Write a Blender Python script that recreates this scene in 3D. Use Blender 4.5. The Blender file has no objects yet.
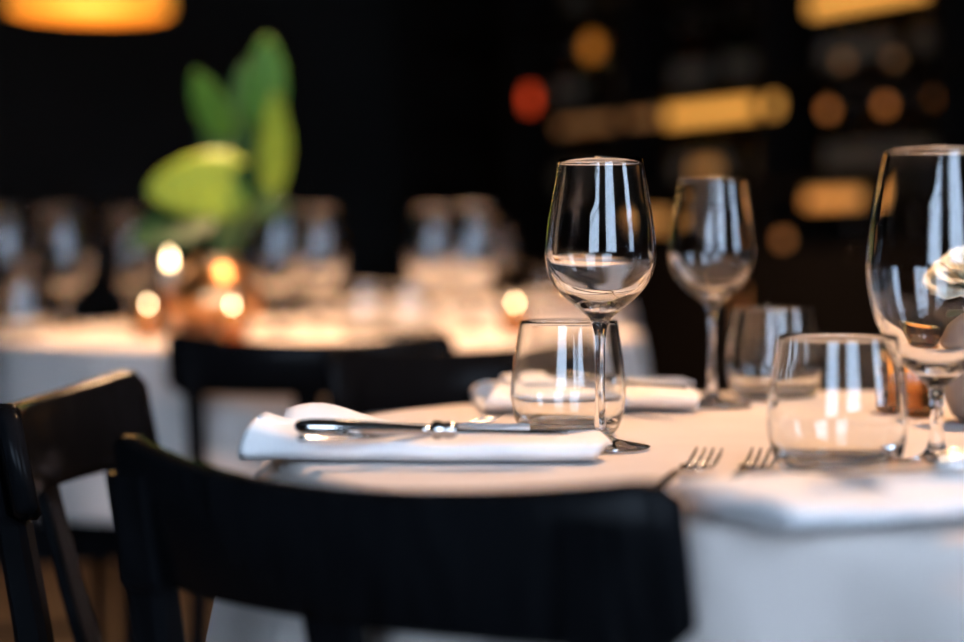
import bpy, bmesh, math, random
from mathutils import Vector, Matrix
random.seed(7)
S = bpy.context.scene
C = S.collection
PI = math.pi

# ------------------------------------------------------------------ camera, world, light, exposure
CAMZ = 0.895
FPX = 1800.0
PITCH = math.atan((321 - 250) / FPX)
cd = bpy.data.cameras.new('camera')
cam = bpy.data.objects.new('camera', cd)
C.objects.link(cam)
cam.location = (0, 0, CAMZ)
cam.rotation_euler = (PI / 2 - PITCH, 0, 0)
cd.sensor_width = 36
cd.lens = 36 * FPX / 964
cd.dof.use_dof = True
cd.dof.focus_distance = 1.325
cd.dof.aperture_fstop = 2.05
S.camera = cam

SKY = 9.5
w = bpy.data.worlds.new('world')
S.world = w
w.use_nodes = True
w.node_tree.nodes['Background'].inputs[0].default_value = (0.64, 0.84, 1.13, 1)
w.node_tree.nodes['Background'].inputs[1].default_value = SKY

vs = S.view_settings
vs.view_transform = 'Standard'
vs.look = 'None'
vs.gamma = 1.0
vs.use_curve_mapping = False
vs.exposure = 0.25
S.cycles.max_bounces = 14
S.cycles.transmission_bounces = 14
S.cycles.glossy_bounces = 6
S.cycles.diffuse_bounces = 3
S.cycles.transparent_max_bounces = 16
S.cycles.sample_clamp_indirect = 6.0

# the room is turned about 29 degrees to the lens: local X runs to the bar, local Y to the back wall
TH = math.radians(29.4)
CT, ST = math.cos(TH), math.sin(TH)
BARX, BACKY, LEFTX, FRONTY, CEIL = 3.86, 7.2, -5.6, -2.0, 3.2
def RL(X, Y, z=0.0):
    return Vector((CT * X - ST * Y, ST * X + CT * Y, z))
ROOM = Matrix.Rotation(TH, 4, 'Z')

WINDOWS = [(-4.3, -1.6, 0.95, 2.85), (-.6, .72, 0.95, 2.85), (2.4, 3.5, 0.95, 2.85)]
for a, b, z0, z1 in WINDOWS:
    ld = bpy.data.lights.new('window_daylight', 'AREA')
    ld.shape = 'RECTANGLE'
    ld.size, ld.size_y = b - a, z1 - z0
    ld.cycles.is_portal = True
    lo = bpy.data.objects.new('window_daylight', ld)
    C.objects.link(lo)
    lo.location = RL((a + b) / 2, FRONTY - 0.13, (z0 + z1) / 2)
    lo.rotation_euler = (PI / 2, 0, TH + PI)   # shines along local +Y, into the room

TZ = 0.75                                     # table height

def ray(px, py):
    """direction of a photo pixel, unit depth"""
    v = Vector(((px - 482) / FPX, (321 - py) / FPX, -1.0))
    d = cam.rotation_euler.to_matrix() @ v
    return d / d.y
def on_z(px, py, z):
    d = ray(px, py)
    t = (z - CAMZ) / d.z
    return Vector((d.x * t, t, z))
def at_d(px, d, z=0.0):
    return Vector(((px - 482) / FPX * d, d, z))
def on_bar(px, py, X):
    d = ray(px, py)
    t = X / (CT * d.x + ST)
    return Vector((0, 0, CAMZ)) + d * t

# ------------------------------------------------------------------ materials
MATS = {}
def nt(name):
    m = bpy.data.materials.new(name)
    m.use_nodes = True
    t = m.node_tree
    return m, t, t.nodes['Principled BSDF']
def pmat(name, col, rough=0.5, metal=0.0, noise=0.0, nscale=40.0, bump=0.0, bscale=300.0, spec=0.5, coat=0.0, sheen=0.0, stretch=None):
    m, t, p = nt(name)
    p.inputs['Base Color'].default_value = (*col, 1)
    p.inputs['Roughness'].default_value = rough
    p.inputs['Metallic'].default_value = metal
    p.inputs['Specular IOR Level'].default_value = spec
    p.inputs['Coat Weight'].default_value = coat
    p.inputs['Sheen Weight'].default_value = sheen
    tc = t.nodes.new('ShaderNodeTexCoord')
    src = tc.outputs['Object']
    if stretch:
        mp = t.nodes.new('ShaderNodeMapping')
        mp.inputs['Scale'].default_value = stretch
        t.links.new(src, mp.inputs[0])
        src = mp.outputs[0]
    if noise:
        n = t.nodes.new('ShaderNodeTexNoise')
        n.inputs['Scale'].default_value = nscale
        n.inputs['Detail'].default_value = 4
        t.links.new(src, n.inputs['Vector'])
        r = t.nodes.new('ShaderNodeValToRGB')
        r.color_ramp.elements[0].position = 0.3
        r.color_ramp.elements[1].position = 0.7
        r.color_ramp.elements[0].color = tuple(c * (1 - noise) for c in col) + (1,)
        r.color_ramp.elements[1].color = tuple(min(1, c * (1 + noise)) for c in col) + (1,)
        t.links.new(n.outputs[0], r.inputs[0])
        t.links.new(r.outputs[0], p.inputs['Base Color'])
    if bump:
        n2 = t.nodes.new('ShaderNodeTexNoise')
        n2.inputs['Scale'].default_value = bscale
        t.links.new(src, n2.inputs['Vector'])
        b = t.nodes.new('ShaderNodeBump')
        b.inputs['Strength'].default_value = bump
        b.inputs['Distance'].default_value = 0.001
        t.links.new(n2.outputs[0], b.inputs['Height'])
        t.links.new(b.outputs[0], p.inputs['Normal'])
    MATS[name] = m
    return m
def weave(name, col, scale, rough=0.85, var=0.05):
    m = pmat(name, col, rough, noise=var, nscale=9, sheen=0.15)
    t = m.node_tree
    p = t.nodes['Principled BSDF']
    tc = t.nodes.new('ShaderNodeTexCoord')
    hs = []
    for d in ('X', 'Y'):
        wv = t.nodes.new('ShaderNodeTexWave')
        wv.bands_direction = d
        wv.inputs['Scale'].default_value = scale
        wv.inputs['Distortion'].default_value = 0.4
        t.links.new(tc.outputs['Object'], wv.inputs['Vector'])
        hs.append(wv.outputs['Fac'])
    a = t.nodes.new('ShaderNodeMath')
    a.operation = 'ADD'
    t.links.new(hs[0], a.inputs[0])
    t.links.new(hs[1], a.inputs[1])
    b = t.nodes.new('ShaderNodeBump')
    b.inputs['Strength'].default_value = 0.15
    b.inputs['Distance'].default_value = 0.0005
    t.links.new(a.outputs[0], b.inputs['Height'])
    t.links.new(b.outputs[0], p.inputs['Normal'])
    return m
def emat(name, col, strength):
    m, t, p = nt(name)
    p.inputs['Base Color'].default_value = (*col, 1)
    p.inputs['Emission Color'].default_value = (*col, 1)
    p.inputs['Emission Strength'].default_value = strength
    MATS[name] = m
    return m
def gmat(name, col=(1, 1, 1), rough=0.0, ior=1.47):
    m, t, p = nt(name)
    p.inputs['Base Color'].default_value = (*col, 1)
    p.inputs['Roughness'].default_value = rough
    p.inputs['IOR'].default_value = ior
    p.inputs['Transmission Weight'].default_value = 1.0
    MATS[name] = m
    return m
def pane_mat(name):
    m = bpy.data.materials.new(name)
    m.use_nodes = True
    t = m.node_tree
    t.nodes.clear()
    o = t.nodes.new('ShaderNodeOutputMaterial')
    mx = t.nodes.new('ShaderNodeMixShader')
    lw = t.nodes.new('ShaderNodeLayerWeight')
    pw = t.nodes.new('ShaderNodeMath')
    pw.operation = 'POWER'
    pw.inputs[1].default_value = 5.0
    t.links.new(lw.outputs['Facing'], pw.inputs[0])
    f = t.nodes.new('ShaderNodeMath')
    f.operation = 'MULTIPLY_ADD'
    f.inputs[1].default_value = 0.96
    f.inputs[2].default_value = 0.04
    t.links.new(pw.outputs[0], f.inputs[0])
    tr = t.nodes.new('ShaderNodeBsdfTransparent')
    g = t.nodes.new('ShaderNodeBsdfGlossy')
    g.inputs['Roughness'].default_value = 0.0
    t.links.new(f.outputs[0], mx.inputs[0])
    t.links.new(tr.outputs[0], mx.inputs[1])
    t.links.new(g.outputs[0], mx.inputs[2])
    t.links.new(mx.outputs[0], o.inputs[0])
    MATS[name] = m
    return m

weave('cloth', (0.63, 0.56, 0.51), 900)
weave('napkin', (0.84, 0.83, 0.83), 1200, var=0.03)
pmat('black_wood', (0.004, 0.0042, 0.005), 0.22, noise=0.4, nscale=20, spec=0.04, stretch=(8, 1, 1))
pmat('table_wood', (0.05, 0.03, 0.02), 0.5, noise=0.3, nscale=12)
pmat('steel', (0.62, 0.60, 0.58), 0.10, metal=1.0, noise=0.06, nscale=120)
gmat('crystal')
gmat('tumbler_glass', (0.99, 1.0, 0.995))
pmat('rose', (0.86, 0.82, 0.66), 0.6, noise=0.06, nscale=30, bump=0.2, bscale=90, sheen=0.2)
pmat('rose_heart', (0.80, 0.76, 0.50), 0.6, noise=0.1, nscale=30)
pmat('stem', (0.06, 0.14, 0.04), 0.5, noise=0.2)
pmat('ceramic', (0.34, 0.28, 0.24), 0.45, noise=0.12, nscale=25, bump=0.2, bscale=150)
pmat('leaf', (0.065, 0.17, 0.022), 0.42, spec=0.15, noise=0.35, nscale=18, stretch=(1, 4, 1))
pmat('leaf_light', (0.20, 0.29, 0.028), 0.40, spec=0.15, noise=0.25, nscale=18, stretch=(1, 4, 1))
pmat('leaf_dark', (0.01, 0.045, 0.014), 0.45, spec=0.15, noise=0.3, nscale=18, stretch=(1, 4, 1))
pmat('copper', (0.85, 0.42, 0.18), 0.28, metal=1.0, noise=0.15, nscale=14, bump=0.4, bscale=60)
pmat('wax', (0.85, 0.78, 0.62), 0.5, noise=0.05)
gmat('amber_glass', (1.0, 0.55, 0.18), 0.05)
emat('flame', (1.0, 0.72, 0.40), 28)
pmat('wall_paint', (0.006, 0.006, 0.006), 0.85, noise=0.25, nscale=3, bump=0.3, bscale=60, spec=0.1)
pmat('wall_light', (0.16, 0.15, 0.14), 0.85, noise=0.1, nscale=3)
pmat('ceiling_paint', (0.035, 0.032, 0.030), 0.9, noise=0.1, nscale=2)
pmat('floor_wood', (0.030, 0.021, 0.015), 0.5, noise=0.35, nscale=6, bump=0.15, bscale=40, stretch=(1, 9, 1))
pmat('frame_paint', (0.03, 0.03, 0.03), 0.5, noise=0.1)
pmat('bar_wood', (0.0035, 0.0025, 0.002), 0.7, noise=0.35, nscale=10, stretch=(1, 6, 1), spec=0.06)
pane_mat('pane')
emat('led_amber', (1.0, 0.44, 0.08), 0.85)
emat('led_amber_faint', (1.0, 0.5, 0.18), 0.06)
emat('led_amber_dim', (1.0, 0.50, 0.14), 0.16)
emat('bottle_glint', (1.0, 0.34, 0.08), 0.5)  # glow of the discs that imitate reflections on bottles
emat('lamp_amber', (1.0, 0.46, 0.06), 0.42)
emat('shade_amber', (1.0, 0.42, 0.05), 0.45)
emat('lamp_red', (1.0, 0.08, 0.015), 0.9)
emat('bulb', (1.0, 0.74, 0.45), 30.0)
pmat('lamp_metal', (0.02, 0.02, 0.02), 0.4, metal=0.6, noise=0.1)
pmat('lamp_inside', (0.75, 0.6, 0.42), 0.5, noise=0.05)
gmat('bottle_brown', (0.30, 0.11, 0.03), 0.02)
gmat('bottle_green', (0.06, 0.16, 0.06), 0.02)
gmat('bottle_clear', (0.85, 0.87, 0.86), 0.02)
pmat('bottle_label', (0.10, 0.085, 0.06), 0.7, noise=0.15, nscale=60)
pmat('bottle_cap', (0.05, 0.04, 0.035), 0.4, noise=0.2)

# ------------------------------------------------------------------ helpers
def link(name, me, mat=None, parent=None, smooth=False):
    o = bpy.data.objects.new(name, me)
    C.objects.link(o)
    if mat:
        me.materials.clear()
        me.materials.append(MATS[mat])
    if smooth:
        for p in me.polygons:
            p.use_smooth = True
    if parent:
        o.parent = parent
    return o
def obj(name, bm, mat, parent=None, smooth=False):
    bmesh.ops.recalc_face_normals(bm, faces=bm.faces)
    me = bpy.data.meshes.new(name)
    bm.to_mesh(me)
    bm.free()
    return link(name, me, mat, parent, smooth)
def tag(o, label, cat, group=None):
    o['label'] = label
    o['category'] = cat
    if group:
        o['group'] = group
    return o
def thing(name, label, cat, loc=(0, 0, 0), rz=0.0, group=None):
    o = bpy.data.objects.new(name, None)
    o.empty_display_size = 0.05
    C.objects.link(o)
    o.location = loc
    o.rotation_euler = (0, 0, rz)
    return tag(o, label, cat, group)
def dup(root, loc, rz=0.0, label=None, group=None, scale=None):
    r = root.copy()
    C.objects.link(r)
    r.location = loc
    r.rotation_euler = (0, 0, rz)
    if scale:
        r.scale = (scale,) * 3
    if label:
        r['label'] = label
    if group:
        r['group'] = group
    for ch in list(root.children):
        c = ch.copy()
        C.objects.link(c)
        c.parent = r
        for g in list(ch.children):
            d = g.copy()
            C.objects.link(d)
            d.parent = c
    return r
def box(bm, x0, x1, y0, y1, z0, z1, bev=0.0, seg=2, M=None):
    r = bmesh.ops.create_cube(bm, size=1.0)
    vs_ = r['verts']
    for v in vs_:
        v.co = Vector((x0 + (v.co.x + .5) * (x1 - x0), y0 + (v.co.y + .5) * (y1 - y0), z0 + (v.co.z + .5) * (z1 - z0)))
    if M:
        bmesh.ops.transform(bm, matrix=M, verts=vs_)
    if bev:
        es = {e for v in vs_ for e in v.link_edges}
        bmesh.ops.bevel(bm, geom=list(es), offset=bev, segments=seg, affect='EDGES', profile=0.5)
    return bm
def boxobj(name, dims, mat, parent=None, bev=0.0, M=None):
    return obj(name, box(bmesh.new(), *dims, bev=bev, M=M), mat, parent)
def lathe(prof, seg=48, cx=0.0, cy=0.0, bm=None):
    """closed surface of revolution; profile (r, z) from axis to axis"""
    bm = bm or bmesh.new()
    rings = []
    for r, z in prof:
        if r < 1e-6:
            rings.append([bm.verts.new((cx, cy, z))])
        else:
            rings.append([bm.verts.new((cx + r * math.cos(2 * PI * k / seg), cy + r * math.sin(2 * PI * k / seg), z)) for k in range(seg)])
    for a, b in zip(rings, rings[1:]):
        for k in range(seg):
            k2 = (k + 1) % seg
            if len(a) == 1 and len(b) > 1:
                bm.faces.new((a[0], b[k], b[k2]))
            elif len(b) == 1 and len(a) > 1:
                bm.faces.new((a[k], b[0], a[k2]))
            elif len(a) > 1:
                bm.faces.new((a[k], b[k], b[k2], a[k2]))
    return bm
def cr(pts, n):
    """Catmull-Rom through points"""
    P = [Vector(p) for p in pts]
    P = [P[0] * 2 - P[1]] + P + [P[-1] * 2 - P[-2]]
    out = []
    for i in range(1, len(P) - 2):
        for k in range(n):
            t = k / n
            a, b, c, d = P[i - 1], P[i], P[i + 1], P[i + 2]
            out.append(0.5 * ((2 * b) + (c - a) * t + (2 * a - 5 * b + 4 * c - d) * t * t + (3 * b - a - 3 * c + d) * t ** 3))
    out.append(P[-2])
    return out
def tube(bm, pts, rad, seg=10, flat=1.0):
    pts = [Vector(p) for p in pts]
    rings = []
    n = len(pts)
    up = Vector((0, 0, 1))
    for i, p in enumerate(pts):
        t = (pts[min(i + 1, n - 1)] - pts[max(i - 1, 0)]).normalized()
        s = t.cross(up)
        if s.length < 1e-3:
            s = Vector((1, 0, 0))
        s.normalize()
        u = s.cross(t)
        r = rad[i] if isinstance(rad, (list, tuple)) else rad
        rings.append([bm.verts.new(p + s * r * math.cos(2 * PI * k / seg) + u * r * flat * math.sin(2 * PI * k / seg)) for k in range(seg)])
    for a, b in zip(rings, rings[1:]):
        for k in range(seg):
            bm.faces.new((a[k], a[(k + 1) % seg], b[(k + 1) % seg], b[k]))
    bm.faces.new(rings[0][::-1])
    bm.faces.new(rings[-1])
    return bm
def sheet(bm, fn, nu, nv, closed_u=False):
    g = [[bm.verts.new(fn(i / nu, j / nv)) for j in range(nv + 1)] for i in range(nu + (0 if closed_u else 1))]
    m = len(g)
    for i in range(nu):
        for j in range(nv):
            bm.faces.new((g[i][j], g[(i + 1) % m][j], g[(i + 1) % m][j + 1], g[i][j + 1]))
    return g
def solid(o, th, sub=0):
    m = o.modifiers.new('thickness', 'SOLIDIFY')
    m.thickness = th
    m.offset = 0
    if sub:
        s = o.modifiers.new('smooth', 'SUBSURF')
        s.levels = s.render_levels = sub
    return o

# ------------------------------------------------------------------ the room
def struct(name, bm, mat, M=ROOM):
    o = obj(name, bm, mat)
    o.matrix_world = M
    o['kind'] = 'structure'
    return o
L0, L1, Y0, Y1 = LEFTX, BARX, FRONTY, BACKY
struct('floor', box(bmesh.new(), L0 - .2, L1 + .2, Y0 - .2, Y1 + .2, -0.1, 0), 'floor_wood')
struct('ceiling', box(bmesh.new(), L0 - .2, L1 + .2, Y0 - .2, Y1 + .2, CEIL, CEIL + .1), 'ceiling_paint')
struct('wall_back', box(bmesh.new(), L0 - .2, L1 + .2, Y1, Y1 + .2, 0, CEIL), 'wall_paint')
struct('wall_right', box(bmesh.new(), L1, L1 + .2, Y0 - .2, Y1, 0, CEIL), 'wall_paint')
struct('wall_left', box(bmesh.new(), L0 - .2, L0, Y0 - .2, Y1, 0, CEIL), 'wall_paint')
bm = bmesh.new()
xs = [L0] + [v for wn in WINDOWS for v in wn[:2]] + [L1]
for i in range(0, len(xs), 2):
    box(bm, xs[i], xs[i + 1], Y0 - .2, Y0, 0, CEIL)
for a, b, z0, z1 in WINDOWS:
    box(bm, a, b, Y0 - .2, Y0, 0, z0)
    box(bm, a, b, Y0 - .2, Y0, z1, CEIL)
struct('wall_front', bm, 'wall_paint')
for n, d in (('back', (L0, L1, Y1 - .018, Y1, 0, .12)), ('left', (L0, L0 + .018, Y0, Y1 - .02, 0, .12)), ('front', (L0 + .02, L1, Y0, Y0 + .018, 0, .12))):
    struct('baseboard_' + n, box(bmesh.new(), *d, bev=.004), 'frame_paint')
for i, (a, b, z0, z1) in enumerate(WINDOWS):
    bm = bmesh.new()
    y0, y1 = Y0 - .14, Y0 - .08
    for d in ((a, a + .05, y0, y1, z0, z1), (b - .05, b, y0, y1, z0, z1), (a + .05, b - .05, y0, y1, z0, z0 + .05), (a + .05, b - .05, y0, y1, z1 - .05, z1)):
        box(bm, *d, bev=.006)
    wo = struct('window_%d' % (i + 1), bm, 'frame_paint')
    zt = z1 - .42
    boxobj('transom', (a + .05, b - .05, y0 + .01, y1 - .01, zt - .018, zt + .018), 'frame_paint', wo)
    for (c0, c1) in ((z0 + .05, zt - .018), (zt + .018, z1 - .05)):
        boxobj('pane', (a + .05, b - .05, y0 + .025, y0 + .031, c0, c1), 'pane', wo)
    boxobj('window_sill', (a - .04, b + .04, Y0 - .08, Y0 + .05, z0 - .03, z0), 'frame_paint', wo)

# ------------------------------------------------------------------ tables and cloths
def table(cx, cy, R, label_t, label_c, drop, folds, seed, amp=0.018, phase=0.0, press=None):
    t = thing('dining_table', label_t, 'table', (cx, cy, 0))
    obj('tabletop', lathe([(0, TZ - .034), (R - .014, TZ - .034), (R - .006, TZ - .028), (R - .006, TZ - .01), (R - .012, TZ - .004), (0, TZ - .004)], 72), 'table_wood', t)
    obj('pedestal', lathe([(0, .05), (.06, .05), (.045, .12), (.035, .4), (.045, .66), (.09, TZ - .035), (0, TZ - .035)], 32), 'table_wood', t, True)
    obj('base', lathe([(0, 0), (R * .5, 0), (R * .5, .015), (R * .45, .03), (.06, .055), (0, .055)], 40), 'table_wood', t)
    rnd = random.Random(seed)
    ph = [rnd.uniform(0, 6.28) for _ in range(4)]
    def fn(u, v):
        a = 2 * PI * u
        n = v * 60
        if n <= 34:                                     # flat top
            r = R * n / 34.0 * .985
            return Vector((r * math.cos(a), r * math.sin(a), TZ + 0.0006 * math.sin(9 * a + r * 20) * (r / R)))
        if n <= 40:                                     # rounded rim
            q = (n - 34) / 6 * PI / 2
            r = R * .985 + .012 * math.sin(q)
            return Vector((r * math.cos(a), r * math.sin(a), TZ - .012 * (1 - math.cos(q))))
        q = (n - 40) / 20
        wv = math.sin(folds * a + phase + .6 * math.sin(2 * a + ph[0])) + .45 * math.sin((folds - 5) * a + ph[1])
        if press is not None:                           # the chair back keeps the cloth flat here
            da = abs((a - press + PI) % (2 * PI) - PI)
            wv = -1.3 + (wv + 1.3) * min(1, max(0, (da - .11) / .16))
        r = R * .985 + .012 + q * .012 + amp * (q ** .4) * (wv + 1.3) * .6
        dz = drop * q + .008 * math.sin(3 * a + ph[2]) * q
        return Vector((r * math.cos(a), r * math.sin(a), TZ - .012 - dz))
    bm = bmesh.new()
    sheet(bm, fn, 220, 60, True)
    bmesh.ops.remove_doubles(bm, verts=bm.verts, dist=1e-5)
    cl = obj('tablecloth', bm, 'cloth', None, True)
    cl.location = (cx, cy, 0)
    m = cl.modifiers.new('thickness', 'SOLIDIFY')
    m.thickness = .0015
    m.offset = -1
    tag(cl, label_c, 'tablecloth')
    return t
TC = Vector((.318, 1.37, 0))
TR = .47
table(TC.x, TC.y, TR, 'round pedestal table under the pale cloth with the sharp wine glass', 'pale cream cloth draped over the table with the sharp wine glass and knife', .235, 21, 3, .040, 0.4, math.radians(-122))
FC = Vector((-.29, 3.22, 0))
table(FC.x, FC.y, .57, 'round pedestal table carrying the leafy green plant', 'pale cloth on the table with the leafy green plant and copper vase', .26, 17, 5)
GC = Vector((-.05, 4.95, 0))
table(GC.x, GC.y, .45, 'farther round table behind the one with the plant, towards the bar', 'pale cloth on the farther table behind the plant table', .26, 14, 9)

# ------------------------------------------------------------------ chairs
def rail_mesh():
    bm = bmesh.new()
    W = .205
    nx = 36
    rings = []
    for i in range(nx + 1):
        s = -1 + 2 * i / nx
        x = W * s
        yc = -.27 + .05 * s * s
        nrm = Vector((2 * .05 * s / W, -1, 0)).normalized()
        ztop = .765 + .016 * s * s
        zbot = .688
        e = max(0.0, (abs(s) - .90) / .10)
        cut = .013 * (1 - math.sqrt(max(0, 1 - e * e)))
        zt, zb = ztop - cut, zbot + cut
        th = .010 if e < .98 else .007
        zm = (zt + zb) / 2
        lean = lambda z: Vector((0, -(z - .69) * .19, 0))
        prof = [(-th, zb + .004), (-th * .6, zb), (th * .6, zb), (th, zb + .004), (th, zm), (th, zt - .005), (th * .55, zt), (-th * .55, zt), (-th, zt - .005), (-th, zm)]
        rings.append([bm.verts.new(Vector((x, yc, z)) - nrm * o_ + lean(z)) for o_, z in prof])
    for a, b in zip(rings, rings[1:]):
        for k in range(10):
            bm.faces.new((a[k], a[(k + 1) % 10], b[(k + 1) % 10], b[k]))
    bm.faces.new(rings[0][::-1])
    bm.faces.new(rings[-1])
    return bm
def bar_mesh(path, wx, wy):
    """rectangular rounded stick along a path; wx, wy lists of half sizes"""
    bm = bmesh.new()
    rings = []
    for i, p in enumerate(path):
        a, b = wx[i], wy[i]
        c = min(a, b) * .4
        pr = [(a, b - c), (a - c, b), (-a + c, b), (-a, b - c), (-a, -b + c), (-a + c, -b), (a - c, -b), (a, -b + c)]
        rings.append([bm.verts.new(Vector(p) + Vector((x, y, 0))) for x, y in pr])
    for q, r in zip(rings, rings[1:]):
        for k in range(8):
            bm.faces.new((q[k], q[(k + 1) % 8], r[(k + 1) % 8], r[k]))
    bm.faces.new(rings[0][::-1])
    bm.faces.new(rings[-1])
    return bm
def make_chair(label):
    t = thing('dining_chair', label, 'chair', group='black wooden dining chairs')
    bm = bmesh.new()                                     # saddled seat with rounded corners
    def sf(u, v):
        x, y = (u - .5) * 2, (v - .5) * 2
        hw = .165 + .02 * (v)
        px_, py_ = x * hw, -.070 + y * .135
        r = max(abs(x), abs(y))
        return Vector((px_ * (1 - .06 * abs(y) ** 6), py_ * 1.0 - (.012 * abs(x) ** 6 * (1 if y > 0 else -1)), .462 - .008 * (1 - r * r)))
    top = sheet(bm, sf, 14, 14)
    ext = bmesh.ops.extrude_face_region(bm, geom=list(bm.faces))
    bmesh.ops.translate(bm, verts=[g for g in ext['geom'] if isinstance(g, bmesh.types.BMVert)], vec=(0, 0, -.024))
    obj('seat', bm, 'black_wood', t, False)
    obj('top_rail', rail_mesh(), 'black_wood', t, True)
    for s in (-1, 1):
        x = .165 * s
        obj('rear_post', bar_mesh([(x * 1.05, -.24, 0), (x, -.214, .44), (x, -.232, .6), (x, -.246, .682), (x, -.2545, .69), (x, -.266, .758)],
                                  [.013, .015, .013, .0135, .0165, .015], [.015, .016, .013, .012, .007, .006]), 'black_wood', t)
        obj('front_leg', bar_mesh([(.150 * s, .045, 0), (.150 * s, .045, .25), (.150 * s, .045, .442)], [.011, .014, .016], [.011, .014, .016]), 'black_wood', t)
        obj('side_stretcher', tube(bmesh.new(), [(.158 * s, -.222, .22), (.150 * s, .041, .22)], .009, 10), 'black_wood', t)
        obj('seat_rail', box(bmesh.new(), .150 * s - .009, .150 * s + .009, -.20, .038, .39, .438, bev=.003), 'black_wood', t)
    obj('slat', bar_mesh([(0, -.205, .45), (0, -.247, .6), (0, -.272, .70)], [.021, .02, .02], [.006, .006, .006]), 'black_wood', t)
    obj('front_rail', box(bmesh.new(), -.14, .14, .036, .054, .39, .438, bev=.003), 'black_wood', t)
    obj('back_stretcher', tube(bmesh.new(), [(-.165, -.225, .30), (.165, -.225, .30)], .009, 10), 'black_wood', t)
    return t
def chair_at(mx, my, fx, fy, label, proto=[]):
    """mx, my: where the middle of the back rail stands; (fx, fy): the way the sitter would face"""
    f = Vector((fx, fy, 0)).normalized()
    loc = Vector((mx, my, 0)) + f * .275
    rz = math.atan2(f.y, f.x) - PI / 2
    if not proto:
        t = make_chair(label)
        t.location, t.rotation_euler = loc, (0, 0, rz)
        proto.append(t)
        return t
    return dup(proto[0], loc, rz, label)
chair_at(-.087, .995, .588, .809, 'black wooden chair whose wide curved back hides the edge of the nearest table')
chair_at(-.385, 1.56, 1, -.05, 'black wooden chair side-on at the end of the napkin, open slats below its back rail')
chair_at(-.03, 2.33, .5, -.87, 'black wooden chair facing the tumbler, across the table behind the far napkin')
chair_at(-.247, 2.54, .02, 1, 'black wooden chair with its back turned, drawn up to the plant table')
chair_at(-.93, 2.95, .9, .35, 'black wooden chair at the plant table beside the lone wine glass')

# ------------------------------------------------------------------ glasses
def wine_glass(label):
    t = thing('wine_glass', label, 'wine glass', group='tulip wine glasses')
    out = [(.0063, .090), (.0085, .0945), (.0158, .1005), (.029, .112), (.0368, .123), (.0402, .137), (.0397, .152), (.0374, .170), (.0342, .188), (.0302, .210)]
    inn = [(.0295, .2101), (.0333, .188), (.0365, .170), (.0387, .152), (.0391, .1375), (.0353, .125), (.0270, .1145), (.0150, .1065), (.006, .1035), (0, .103)]
    o_ = [(v.x, v.y) for v in cr([Vector((a, b, 0)) for a, b in out], 5)]
    i_ = [(max(0, v.x), v.y) for v in cr([Vector((a, b, 0)) for a, b in inn], 5)]
    i_[-1] = (0, .103)
    stem = [(0, .0), (.0355, .0), (.0366, .0007), (.0368, .0014), (.034, .0023), (.022, .0042), (.012, .0066), (.0066, .0105), (.0044, .018), (.0036, .035), (.0034, .055), (.0038, .075), (.0046, .084)]
    s_ = [(v.x, v.y) for v in cr([Vector((a, b, 0)) for a, b in stem[5:]], 4)]
    obj('bowl_and_stem', lathe(stem[:5] + s_ + o_ + i_, 72), 'crystal', t, True)
    return t
def big_glass(label):
    t = thing('red_wine_glass', label, 'wine glass', group='balloon wine glasses')
    out = [(.0055, .052), (.011, .058), (.027, .072), (.0405, .097), (.0462, .126), (.0458, .146), (.0428, .172), (.0392, .193), (.0358, .2105)]
    inn = [(.0350, .2106), (.0383, .193), (.0418, .172), (.0447, .146), (.0450, .1265), (.0390, .099), (.0252, .076), (.010, .0665), (0, .065)]
    o_ = [(v.x, v.y) for v in cr([Vector((a, b, 0)) for a, b in out], 5)]
    i_ = [(max(0, v.x), v.y) for v in cr([Vector((a, b, 0)) for a, b in inn], 5)]
    i_[-1] = (0, .065)
    stem = [(0, 0), (.0335, 0), (.0345, .001), (.0343, .0018), (.031, .0026), (.021, .0045), (.011, .0075), (.006, .014), (.0044, .026), (.0045, .043)]
    s_ = [(v.x, v.y) for v in cr([Vector((a, b, 0)) for a, b in stem[5:]], 4)]
    obj('bowl_and_stem', lathe(stem[:5] + s_ + o_ + i_, 72), 'crystal', t, True)
    return t
def tumbler(label):
    out = [(.0385, .004), (.0420, .012), (.0447, .026), (.0450, .036), (.0432, .056), (.0403, .075), (.0382, .0885)]
    inn = [(.0372, .0886), (.0392, .075), (.0421, .056), (.0438, .036), (.0433, .026), (.0395, .0135), (.032, .0085), (.014, .0072), (0, .007)]
    o_ = [(v.x, v.y) for v in cr([Vector((a, b, 0)) for a, b in out], 5)]
    i_ = [(max(0, v.x), v.y) for v in cr([Vector((a, b, 0)) for a, b in inn], 5)]
    i_[-1] = (0, .007)
    o = obj('stemless_tumbler', lathe([(0, .0015), (.029, .0015), (.033, 0), (.036, .0008)] + o_ + i_, 72), 'tumbler_glass', None, True)
    return tag(o, label, 'tumbler', 'stemless glass tumblers')
EPS = .0012
wg = wine_glass('sharp clear tulip wine glass standing behind the napkin with the knife')
wg.location = on_z(600, 449, TZ) + Vector((0, 0, EPS))
dup(wg, on_z(712, 407, TZ) + Vector((0, 0, EPS)), 0, 'softly blurred tulip wine glass beside the far napkin and a tumbler')
bg = big_glass('large balloon wine glass in front of the white rose')
bg.location = at_d(938, 1.19, TZ) + Vector((0, 0, EPS))
tm = tumbler('clear stemless tumbler seen behind the stem of the sharp wine glass')
tm.location = at_d(568.5, 1.405, TZ) + Vector((0, 0, EPS))
dup(tm, at_d(774, 1.74, TZ) + Vector((0, 0, EPS)), 0, 'clear stemless tumbler next to the blurred tulip wine glass')
dup(tm, at_d(838, 1.165, TZ) + Vector((0, 0, EPS)), 0, 'clear stemless tumbler beside the two forks')
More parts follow.
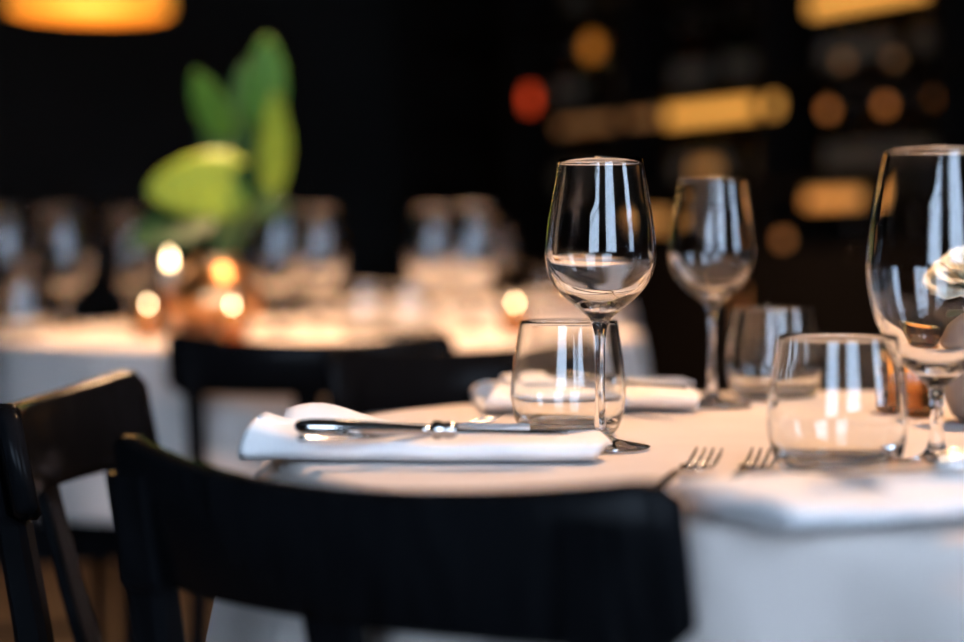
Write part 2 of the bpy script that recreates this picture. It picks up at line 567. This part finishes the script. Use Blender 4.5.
# glasses on the far tables
for px, d, lab in ((66, 3.22, 'lone balloon wine glass on the plant table, away from the plant'), (8, 3.30, 'balloon wine glass at the outer edge of the plant table near a chair'),
                   (132, 3.42, 'balloon wine glass under the drooping dark leaf of the plant'), (278, 3.12, 'balloon wine glass close beside the copper vase'),
                   (318, 3.30, 'balloon wine glass behind the one beside the copper vase'), (432, 3.30, 'balloon wine glass of the pair opposite the copper vase, nearer the plant'),
                   (471, 3.20, 'balloon wine glass of the pair opposite the copper vase, farther from the plant')):
    dup(bg, at_d(px, d, TZ + EPS), 0, lab, scale=1.06)
for px, d, lab in ((22, 3.02, 'stemless tumbler near the lone wine glass on the plant table'), (364, 3.05, 'stemless tumbler between the copper vase and the pair of wine glasses'),
                   (408, 3.00, 'stemless tumbler in front of the pair of wine glasses')):
    dup(tm, at_d(px, d, TZ + EPS), 0, lab)
for px, d in ((455, 4.78), (545, 4.75), (575, 4.95)):
    dup(tm, at_d(px, d, TZ + EPS), 0, 'stemless tumbler on the farther table behind the plant table', 'tumblers on the farther table')
dup(wg, at_d(500, 5.0, TZ + EPS), 0, 'tulip wine glass on the farther table behind the plant table')

# ------------------------------------------------------------------ napkins
def napkin(label, L, D, seed, lift, H=.020):
    """softly rolled cloth: long axis x; the -x end opens into two lobes, a loose flap rises behind it"""
    rnd = random.Random(seed)
    p = [rnd.uniform(0, 6) for _ in range(6)]
    def sec(a, u):
        c, s_ = math.cos(a), math.sin(a)
        e = max(0.0, 1 - u / .24)
        y = D * .5 * math.copysign(abs(c) ** .78, c)
        z = H * .5 * (1 + math.copysign(abs(s_) ** .85, s_))
        z *= 1 + .07 * math.sin(6 * u + p[0]) * (z / H) + .05 * math.sin(13 * u + p[1] + 2 * c)
        if s_ > 0:
            z += lift * e ** 1.5 * (s_ ** .6) * (.80 - .45 * c)                       # open end stands up towards the front
            z -= .0022 * math.exp(-((c - .15 - .3 * (u - .5)) / .10) ** 2)          # crease where the layers meet
            z -= .35 * lift * e * math.exp(-((c - .30) / .20) ** 2)
        y += .0025 * math.sin(7 * u + p[2]) + .0012 * math.sin(21 * u + p[3] + s_)
        return y, z
    def fn(v, u):
        a = 2 * PI * v
        us = [0.0, 0.0, 0.0, .004, .015] 
        n = u * 60
        if n < 4:                                           # mouth of the roll at the -x end
            k = n / 4
            y, z = sec(a, 0)
            yc, zc = 0, H * .5 + lift * .25
            f = .55 + .45 * k
            x = -.5 * L + .03 * (1 - k) ** 1.2
            return Vector((x + .016 * max(0, math.sin(a)) - .004, yc + (y - yc) * f, max(.001, zc + (z - zc) * f)))
        if n > 56:
            k = (60 - n) / 4
            y, z = sec(a, 1)
            f = .04 + .96 * k ** .5
            x = .5 * L + .010 * (1 - k) ** 1.5 + .002 * k
            return Vector((x + .003 * math.sin(a), y * f, max(.001, H * .5 + (z - H * .5) * f)))
        q = (n - 4) / 52
        y, z = sec(a, q)
        x = (q - .5) * L
        if q < .1:
            x += (.016 * max(0, math.sin(a)) - .004) * (1 - q / .1) ** 2
        return Vector((x, y, max(.001, z)))
    bm = bmesh.new()
    sheet(bm, fn, 56, 60, True)
    o = obj('napkin', bm, 'napkin', None, True)
    def flap(u, v):
        x = -.5 * L + .022 + u * .17
        y = D * (.50 - .75 * v) + .004 * math.sin(8 * u)
        z = H * (.35 + .72 * min(1, v * 2.6)) + lift * .85 * math.exp(-((u - .12) / .22) ** 2) * math.sin(min(1, v * 1.25) * PI) + .001
        return Vector((x, y, z))
    bm = bmesh.new()
    sheet(bm, flap, 20, 14)
    solid(obj('loose_flap', bm, 'napkin', o, True), .0014)
    return tag(o, label, 'napkin', 'folded white napkins')
n1 = napkin('rolled white napkin carrying the knife, its open end at the table edge', .236, .072, 2, .017, .020)
n1.location = Vector((((250 + 606) / 2 - 482) / FPX * 1.235 - .004, 1.237, TZ + .001))
n1.rotation_euler = (0, 0, math.radians(-1.5))
n2 = napkin('rolled white napkin across the table behind the tumbler', .186, .15, 5, .006, .021)
n2.location = Vector((.092, 1.655, TZ + .001))
n2.rotation_euler = (0, 0, math.radians(5))
n3 = napkin('large white napkin at the table edge with forks tucked under it', .26, .125, 8, .003, .020)
n3.location = Vector((.252, .994, TZ + .001))
n3.rotation_euler = (0, 0, math.radians(202))

# ------------------------------------------------------------------ cutlery
def make_knife(label, L=.182):
    t = thing('table_knife', label, 'knife', group='table knives')
    h = .094
    ys = [0, .001, .004, .012, .028, .053, .074, .085, h]
    rs = [.001, .004, .0062, .0075, .0076, .0064, .0052, .0047, .0043]
    obj('handle', tube(bmesh.new(), [(y, 0, .0052) for y in ys], rs, 16, .72), 'steel', t, True)
    obj('bolster', lathe_x([(.0045, h - .003), (.0062, h - .001), (.0066, h + .002), (.0050, h + .005), (.0058, h + .008), (.0052, h + .012), (.0032, h + .015)], .0052), 'steel', t, True)
    bm = bmesh.new()
    N = 16
    rings = []
    for i in range(N + 1):
        s = i / N
        x = h + .012 + s * (L - h - .012)
        wd = .0085 * (1 if s < .6 else math.sqrt(max(.02, 1 - ((s - .6) / .4) ** 2)))
        off = .0035 * s
        ctr = -.001 + off
        rings.append([bm.verts.new((x, ctr + wd, .0052 + .0009)), bm.verts.new((x, ctr - wd, .0052)), bm.verts.new((x, ctr + wd, .0052 - .0009))])
    for p, q in zip(rings, rings[1:]):
        for k in range(3):
            bm.faces.new((p[k], p[(k + 1) % 3], q[(k + 1) % 3], q[k]))
    bm.faces.new(rings[0])
    bm.faces.new(rings[-1][::-1])
    obj('blade', bm, 'steel', t)
    return t
def lathe_x(prof, z):
    bm = lathe([(0, prof[0][1])] + prof + [(0, prof[-1][1])], 16)
    for v in bm.verts:
        v.co = Vector((v.co.z, v.co.x, v.co.y + z))
    return bm
def make_fork(label):
    t = thing('table_fork', label, 'fork', group='table forks')
    L = .195
    pts = [(0, 0, .004), (.02, 0, .0035), (.06, 0, .0045), (.10, 0, .008), (.13, 0, .006), (.142, 0, .0035)]
    obj('handle', tube(bmesh.new(), [tuple(p) for p in cr(pts, 4)], [.0075 - .0045 * min(1, i / 14) for i in range(21)], 12, .35), 'steel', t, True)
    bm = bmesh.new()
    def fn(u, v):
        x = .138 + u * .022
        hw = .003 + .0095 * math.sin(min(1, u * 1.3) * PI / 2)
        return Vector((x, (v - .5) * 2 * hw, .0026 - .0012 * math.sin(u * PI * .6) + .0016 * u + .0016 * ((v - .5) * 2) ** 2 + .001))
    sheet(bm, fn, 8, 8)
    solid(obj('head', bm, 'steel', t, True), .0016)
    for k in range(4):
        y = (k - 1.5) * .0066
        bm = bmesh.new()
        tube(bm, [(.158, y, .0042), (.172, y, .0062), (.185, y, .0100), (L, y, .0150)], [.0019, .0018, .0015, .0008], 8, .6)
        obj('tine', bm, 'steel', t, True)
    return t
def lay(o, p, q, roll=0.0):
    """put a piece of cutlery from p (handle end) towards q"""
    d = (q - p)
    yaw = math.atan2(d.y, d.x)
    pit = -math.atan2(d.z, math.hypot(d.x, d.y))
    o.location = p
    o.rotation_euler = (roll, pit, yaw)
kn = make_knife('polished steel knife lying on the napkin by the sharp wine glass')
lay(kn, on_z(294, 434, TZ + .0230), on_z(550, 441, TZ + .0188))
k2 = dup(kn, (0, 0, 0), 0, 'steel knife lying on the far napkin behind the tumbler')
lay(k2, on_z(545, 382, TZ + .0225), on_z(690, 395, TZ + .0225))
k3 = dup(kn, (0, 0, 0), 0, 'steel knife lying on the napkin at the table edge with the forks')
lay(k3, Vector((.350, .992, TZ + .0255)), Vector((.172, .952, TZ + .0235)))
fk = make_fork('steel fork lying along the knife on the napkin, mostly under it')
lay(fk, on_z(299, 443, TZ + .0195), on_z(540, 443, TZ + .010))
fk.scale = (.86, .86, .86)
f2 = dup(fk, (0, 0, 0), 0, 'steel fork whose tips peep out behind the napkin with the knife')
lay(f2, Vector((-.128, 1.335, TZ + .003)), Vector((.052, 1.452, TZ + .003)))
f3 = dup(fk, (0, 0, 0), 0, 'steel fork tucked under the edge napkin, the one farther from the tumbler')
p = at_d(720, 1.205, TZ + .002)
lay(f3, p - Vector((.07, .182, 0)), p)
f4 = dup(fk, (0, 0, 0), 0, 'steel fork tucked under the edge napkin, the one next to the tumbler')
p = at_d(774, 1.205, TZ + .002)
lay(f4, p - Vector((.065, .184, 0)), p)

# ------------------------------------------------------------------ rose in its vase, candle beside it
vp = at_d(990, 1.50, TZ + EPS)
v = thing('rose_vase', 'taupe round ceramic vase holding the white rose', 'vase', vp)
obj('vase_body', lathe([(0, 0), (.022, 0), (.030, .006), (.038, .025), (.039, .038), (.032, .058), (.020, .070), (.016, .076), (.0175, .082), (.015, .082), (.0135, .076), (.018, .068), (.029, .056), (.035, .038), (.030, .015), (0, .008)], 48), 'ceramic', v, True)
rp = at_d(976, 1.47, CAMZ - (277 - 250) / FPX * 1.47)
r = thing('white_rose', 'cream white rose in bloom standing in the taupe vase', 'flower', rp)
base = vp - rp
obj('stem', tube(bmesh.new(), cr([base + Vector((0, 0, .012)), base * .6 + Vector((.002, 0, 0)), Vector((0, 0, -.016))], 6), .0022, 8), 'stem', r, True)
def petal(r0, h, w, open_, az, zb, mat='rose'):
    def fn(u, q):
        a = (u - .5) * w * (0.45 + .55 * math.sin(min(1, q * 1.25) * PI / 2)) * (1 if q < .8 else math.sqrt(max(.12, 1 - ((q - .8) / .22) ** 2)))
        rr = r0 * (.25 + .75 * math.sin(min(1, q * 1.6) * PI / 2)) + open_ * q ** 2.2
        z = zb + h * q - open_ * .55 * q ** 5 + .0012 * math.sin(9 * u + az * 3) * q
        return Vector((rr * math.cos(az + a), rr * math.sin(az + a), z))
    bm = bmesh.new()
    sheet(bm, fn, 8, 8)
    o = obj('petal', bm, mat, r, True)
    solid(o, .0007)
    for z in (1,):
        o.rotation_euler = (math.radians(24), math.radians(-14), 0)
obj('sepal_cup', lathe([(0, -.018), (.006, -.017), (.009, -.012), (.010, -.008), (.004, -.004), (0, -.004)], 16), 'stem', r, True)
for n_, r0, h, w_, op, zb, mt in ((4, .006, .030, 2.2, .001, -.008, 'rose_heart'), (5, .011, .032, 1.9, .004, -.010, 'rose'), (6, .016, .033, 1.6, .009, -.012, 'rose'), (7, .020, .030, 1.45, .016, -.014, 'rose'), (7, .022, .022, 1.35, .023, -.015, 'rose')):
    for k in range(n_):
        petal(r0, h, w_, op, 2 * PI * k / n_ + r0 * 90 + random.uniform(-.15, .15), zb, mt)
def leaf_mesh(L, W, bend, fold, nu=16, nv=8, tip=1.5):
    bm = bmesh.new()
    def fn(u, v_):
        s = (v_ - .5) * 2
        wd = W * math.sin(PI * min(1, u ** .85)) ** .6 * (1 - .12 * u ** tip) + .0004
        return Vector((s * wd * .5, u * L, -bend * u * u * L + fold * abs(s) * wd * .5 + .004 * W * math.sin(14 * u) * abs(s)))
    sheet(bm, fn, nu, nv)
    return bm
for az, ln in ((2.4, .05), (4.0, .06), (5.3, .055)):
    o = obj('leaf', leaf_mesh(ln, ln * .55, .3, .25), 'leaf_dark', r, True)
    solid(o, .0006)
    o.location = base * .38
    o.rotation_euler = (math.radians(15), 0, az)

cp = at_d(912, 1.56, TZ + EPS)
def votive(name_label, loc, cup_mat, first=[]):
    if first:
        return dup(first[0], loc, 0, name_label)
    t = thing('votive_candle', name_label, 'candle', loc, group='votive candles')
    obj('glass_cup', lathe([(0, 0), (.022, 0), (.0245, .003), (.0265, .05), (.0255, .051), (.0238, .05), (.0222, .008), (0, .006)], 40), cup_mat, t, True)
    wx = obj('wax', lathe([(0, .0065), (.020, .0085), (.0215, .036), (.019, .0355), (0, .035)], 32), 'wax', t, True)
    obj('wick', tube(bmesh.new(), [(0, 0, .035), (0, .0003, .042)], .0007, 6), 'bottle_cap', wx)
    obj('flame', lathe([(0, .0415), (.0028, .045), (.0034, .049), (.002, .056), (0, .063)], 16), 'flame', wx, True)
    first.append(t)
    return t
tl = thing('tea_light_holder', 'amber glass tea light holder between the balloon glass and the rose vase', 'candle holder', cp)
obj('glass_cup', lathe([(0, 0), (.022, 0), (.0245, .003), (.0265, .05), (.0255, .051), (.0238, .05), (.0222, .008), (0, .006)], 40), 'amber_glass', tl, True)
obj('wax', lathe([(0, .0065), (.020, .0085), (.0225, .040), (.019, .0395), (0, .039)], 32), 'wax', tl, True)
votive('amber votive candle on the plant table in front of the drooping leaf', at_d(148, 2.98, TZ + EPS), 'amber_glass')
votive('amber votive candle on the plant table at the foot of the copper vase', at_d(232, 2.92, TZ + EPS), 'amber_glass')
votive('amber votive candle on the plant table past the pair of wine glasses', at_d(515, 3.05, TZ + EPS), 'amber_glass')
votive('amber votive candle on the farther table behind the plant table', at_d(570, 4.70, TZ + EPS), 'amber_glass')
cs = thing('candlestick', 'slim copper candlestick with a lit candle beside the plant', 'candlestick', at_d(170, 3.12, TZ + EPS))
obj('base', lathe([(0, 0), (.032, 0), (.034, .003), (.03, .006), (.008, .012), (.005, .03), (.005, .055), (.009, .062), (.013, .072), (.013, .078), (0, .078)], 32), 'copper', cs, True)
wx = obj('candle', lathe([(0, .074), (.0095, .074), (.0095, .112), (.008, .1135), (0, .1125)], 24), 'wax', cs, True)
obj('flame', lathe([(0, .115), (.0034, .119), (.0042, .124), (.0025, .133), (0, .143)], 16), 'flame', wx, True)

# ------------------------------------------------------------------ plant in the copper vase
pp = at_d(216, 3.08, TZ + EPS)
cv = tag(obj('copper_vase', lathe([(0, 0), (.045, 0), (.058, .008), (.074, .04), (.076, .066), (.062, .098), (.040, .116), (.036, .124), (.041, .132), (.038, .132), (.033, .124), (.037, .114), (.058, .096), (.070, .066), (.066, .03), (0, .01)], 56), 'copper', None, True),
         'round hammered copper vase on the table with the plant', 'vase')
cv.location = pp
pl = thing('leafy_plant', 'broad green leaves rising from the copper vase', 'plant', pp)
def leaf_on(px0, py0, px1, py1, d0, d1, W, mat, bend=.15, fold=.12, roll=0.0):
    """leaf from its base pixel at depth d0 to its tip pixel at depth d1, with a stalk from the vase"""
    q0 = Vector((0, 0, CAMZ)) + ray(px0, py0) * d0 - pp
    q1 = Vector((0, 0, CAMZ)) + ray(px1, py1) * d1 - pp
    ax = (q1 - q0)
    L = ax.length
    yv = ax.normalized()
    zv = Vector((0, -1, .35))
    xv = yv.cross(zv).normalized()
    zv = xv.cross(yv)
    M = Matrix((xv, yv, zv)).transposed().to_4x4() @ Matrix.Rotation(roll, 4, 'Y')
    M.translation = q0
    bm = leaf_mesh(L, W, bend, fold)
    o = obj('leaf', bm, mat, pl, True)
    solid(o, .0012)
    o.matrix_local = M
    v0 = Vector((q0.x * .08, q0.y * .08, .03))
    obj('stalk', tube(bmesh.new(), cr([v0, Vector((q0.x * .3, q0.y * .3, .14)), q0], 5), .0032, 8), 'stem', pl, True)
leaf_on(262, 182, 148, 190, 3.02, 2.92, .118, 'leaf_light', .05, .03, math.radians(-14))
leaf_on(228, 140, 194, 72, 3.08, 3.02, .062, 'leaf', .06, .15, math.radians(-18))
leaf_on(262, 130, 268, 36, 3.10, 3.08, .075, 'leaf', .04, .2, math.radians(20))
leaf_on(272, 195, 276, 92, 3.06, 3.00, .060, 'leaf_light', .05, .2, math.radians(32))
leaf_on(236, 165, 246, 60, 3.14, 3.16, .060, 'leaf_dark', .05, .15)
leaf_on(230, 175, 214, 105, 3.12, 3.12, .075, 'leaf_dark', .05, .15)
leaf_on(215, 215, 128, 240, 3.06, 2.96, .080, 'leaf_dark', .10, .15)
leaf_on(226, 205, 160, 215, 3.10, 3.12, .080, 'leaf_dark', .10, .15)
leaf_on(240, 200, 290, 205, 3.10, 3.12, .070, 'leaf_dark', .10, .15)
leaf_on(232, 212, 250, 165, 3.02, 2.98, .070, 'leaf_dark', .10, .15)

# ------------------------------------------------------------------ back bar: shelving, light strips, bottles
bar = thing('back_bar_shelving', 'dark wooden back bar shelving with amber light strips along the wall', 'shelving')
bar.matrix_world = ROOM
XB = BARX - .002
SX0, SX1 = BARX - .30, BARX - .025
BY0, BY1 = 1.6, 6.9
boxobj('back_panel', (XB - .02, XB, BY0, BY1, 0, 2.5), 'bar_wood', bar)
UPR = [BY0, 2.45, 3.05, 3.72, 4.52, 5.32, 6.10, BY1 - .04]
LEV = [.72, 1.075, 1.395, 1.745, 2.09]
for y in UPR:
    boxobj('upright', (SX0, SX1 + .003, y, y + .04, 0, 2.5), 'bar_wood', bar, .003)
for z in LEV + [2.46]:
    for y, y2 in zip(UPR, UPR[1:]):
        boxobj('shelf', (SX0 + .01, SX1 + .003, y + .04, y2, z, z + .03), 'bar_wood', bar, .002)
for y, y2 in zip(UPR, UPR[1:]):
    dr = boxobj('cabinet_door', (SX0 + .005, SX0 + .027, y + .045, y2 - .005, .06, .90), 'bar_wood', bar, .004)
    obj('handle', tube(bmesh.new(), [(SX0 - .012, y + .09, .62), (SX0 - .012, y + .09, .78)], .006, 10), 'copper', dr, True)
boxobj('kick_board', (SX0 + .04, SX0 + .06, BY0 + .04, BY1 - .04, 0, .06), 'bar_wood', bar)
INV = ROOM.inverted()
def strip(px0, py0, px1, py1, h, mat, X=SX0 + .035):
    a = INV @ on_bar(px0, py0, X)
    b = INV @ on_bar(px1, py1, X)
    z = (a.z + b.z) / 2
    y0, y1 = min(a.y, b.y), max(a.y, b.y)
    boxobj('light_strip', (X - .012, X + .012, y0, y1, z - h / 2, z + h / 2), mat, bar, .004)
strip(668, 116, 776, 106, .05, 'led_amber')
strip(560, 125, 655, 120, .03, 'led_amber_faint')
strip(812, 2, 925, -8, .05, 'led_amber')
strip(808, 199, 862, 197, .05, 'led_amber_dim')
strip(640, 222, 668, 220, .06, 'led_amber_dim')
strip(695, 168, 716, 168, .04, 'led_amber_dim')
for px, py in ((830, 110), (887, 105), (940, 98), (845, 62), (896, 60), (765, 15), (785, 240)):  # glowing discs added to stand in for lamp reflections on the bottles
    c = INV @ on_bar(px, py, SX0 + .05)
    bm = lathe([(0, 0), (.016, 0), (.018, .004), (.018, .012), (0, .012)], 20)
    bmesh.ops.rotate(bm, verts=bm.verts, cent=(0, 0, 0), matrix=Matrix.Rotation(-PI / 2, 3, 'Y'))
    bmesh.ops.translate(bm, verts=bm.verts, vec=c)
    obj('bottle_glint_disc', bm, 'bottle_glint' if py > 80 and py < 200 else 'led_amber_faint', bar, True)
# lamps standing on the shelves
gp = on_bar(592, 50, SX0 + .12)
lt = thing('globe_lamp', 'small amber globe lamp glowing under a back bar shelf', 'lamp', (gp.x, gp.y, 1.743))
lt.rotation_euler = (PI, 0, 0)
obj('ceiling_rose', lathe([(0, 0), (.04, 0), (.042, .006), (.012, .014), (.01, .04), (.022, .048), (0, .048)], 28), 'lamp_metal', lt, True)
obj('globe', lathe([(0, .046)] + [(.055 * math.sin(k * PI / 14), .1 - .055 * math.cos(k * PI / 14)) for k in range(2, 14)] + [(0, .155)], 32), 'amber_glass', lt, True)
obj('bulb', lathe([(0, .05), (.008, .052), (.01, .07), (.018, .085), (.02, .1), (.013, .115), (0, .12)], 20), 'lamp_amber', lt, True)
gp = on_bar(530, 97, SX0 + .045)
rt = thing('red_lantern', 'small glowing red lantern on the back bar shelf', 'lantern', (gp.x, gp.y, 1.4265))
obj('lantern_base', lathe([(0, 0), (.026, 0), (.028, .008), (.02, .014), (0, .014)], 24), 'lamp_metal', rt, True)
obj('lantern_glass', lathe([(0, .013), (.014, .014), (.018, .035), (.018, .07), (.013, .092), (0, .094)], 24), 'lamp_red', rt, True)
obj('lantern_cap', lathe([(0, .092), (.02, .092), (.014, .104), (.005, .112), (0, .112)], 24), 'lamp_metal', rt, True)

def bottle(kind):
    body, mat, lab = kind
    t = thing('spirit_bottle', lab, 'bottle', group=lab + ' group')
    t['group'] = {'bottle_brown': 'brown bottles on the back bar', 'bottle_green': 'green bottles on the back bar', 'bottle_clear': 'clear bottles on the back bar'}[mat]
    R, hb, hn = body
    obj('glass_body', lathe([(0, 0), (R * .92, 0), (R, .006), (R, hb * .9), (R * .85, hb), (R * .4, hb + .035), (.014, hb + .05), (.0135, hn), (0, hn)], 24), mat, t, True)
    obj('paper_label', lathe([(R + .0004, hb * .25), (R + .0012, hb * .25), (R + .0012, hb * .7), (R + .0004, hb * .7), (R + .0004, hb * .25)], 24), 'bottle_label', t, True)
    obj('cap', lathe([(0, hn - .002), (.016, hn - .002), (.016, hn + .028), (.013, hn + .031), (0, hn + .031)], 16), 'bottle_cap', t, True)
    return t
KINDS = [((.037, .17, .262), 'bottle_brown', 'brown glass spirit bottle with a paper label on the back bar'),
         ((.038, .175, .262), 'bottle_green', 'dark green glass bottle with a paper label on the back bar'),
         ((.040, .155, .235), 'bottle_clear', 'clear glass spirit bottle with a paper label on the back bar')]
SHELF = ['the lowest open back bar shelf', 'the second back bar shelf up', 'the third back bar shelf up', 'the fourth back bar shelf up', 'the top back bar shelf']
protos = {}
rb = random.Random(4)
for li, z in enumerate(LEV):
    for y, y2 in zip(UPR[2:-2], UPR[3:-1]):
        n_ = int((y2 - y - .08) / .105)
        for k in range(n_):
            if rb.random() < .12:
                continue
            yy = y + .10 + k * .105 + rb.uniform(-.008, .008)
            ki = rb.choice((0, 0, 1, 2)) if li else 2
            loc = RL(SX0 + .135 + rb.uniform(-.015, .02), yy, z + .0305)
            if li == 0:
                if k % 2:
                    continue
            if any((Vector((loc.x, loc.y)) - Vector((o_.location.x, o_.location.y))).length < .115 and abs(loc.z - o_.location.z) < .36 for o_ in (lt, rt)):
                continue
            if ki not in protos:
                protos[ki] = bottle(KINDS[ki])
                o2 = protos[ki]
                o2.location = loc
            else:
                o2 = dup(protos[ki], loc, rb.uniform(0, 6))
            o2.scale = (.92, .92, .92)
            o2['label'] = KINDS[ki][2].replace('the back bar', SHELF[li])
            o2['group'] = KINDS[ki][1].split('_')[1] + ' bottles on ' + SHELF[li]
# ------------------------------------------------------------------ pendant lamps
def pendant(label, loc, power, R=.16, col=(1.0, .58, .31), glow=None):
    x, y, z = loc                                         # z: the rim of the shade
    t = thing('pendant_lamp', label, 'lamp', (x, y, z), group='pendant lamps')
    if glow:
        obj('shade', lathe([(R * .93, 0), (R, 0), (R, R * .9), (R * .93, R * .9), (R * .93, 0)], 48), glow, t, True)
        obj('diffuser', lathe([(0, .006), (R * .925, .006), (R * .925, .012), (0, .012)], 48), glow, t)
        top = R * .9
        obj('top_plate', lathe([(0, top - .012), (R * .925, top - .012), (R * .925, top - .004), (0, top - .004)], 48), 'lamp_metal', t)
    else:
        obj('shade', lathe([(R, 0), (R + .004, 0), (R * .9, R * .45), (R * .55, R * .82), (.03, R), (.026, R - .004), (R * .53, R * .8), (R * .88, R * .44), (R, 0)], 48), 'lamp_metal', t, True)
        top = R
        obj('socket', lathe([(0, R * .62), (.018, R * .62), (.02, R * .98), (0, R * .98)], 20), 'lamp_metal', t, True)
        obj('bulb', lathe([(0, R * .22), (.016, R * .26), (.026, R * .38), (.022, R * .52), (.012, R * .62), (0, R * .63)], 24), 'bulb', t, True)
    cb = obj('cord', tube(bmesh.new(), [(0, 0, top - .006), (0, 0, CEIL - z)], .003, 8), 'lamp_metal', t)
    ld = bpy.data.lights.new('lamp_light', 'POINT' if glow else 'SPOT')
    ld.energy = power
    ld.color = col
    ld.shadow_soft_size = .04 if not glow else R * .6
    if not glow:
        ld.spot_size = math.radians(125)
        ld.spot_blend = .6
    lo = bpy.data.objects.new('lamp_light', ld)
    C.objects.link(lo)
    lo.location = (x, y, z - (.004 if not glow else .15))
    return t
pendant('black metal pendant lamp over the table with the sharp wine glass', (.42, 1.55, 1.78), 60)
pendant('black metal pendant lamp over the plant table', (FC.x + .1, FC.y - .1, 1.85), 190)
pendant('black metal pendant lamp over the farther table', (GC.x, GC.y, 1.95), 150)
dp = at_d(92, 5.6, CAMZ + (250 - 12) / FPX * 5.6)
pendant('amber glowing drum pendant lamp hanging by the dark back wall', dp, 8, .25, (1.0, .55, .2), 'shade_amber')
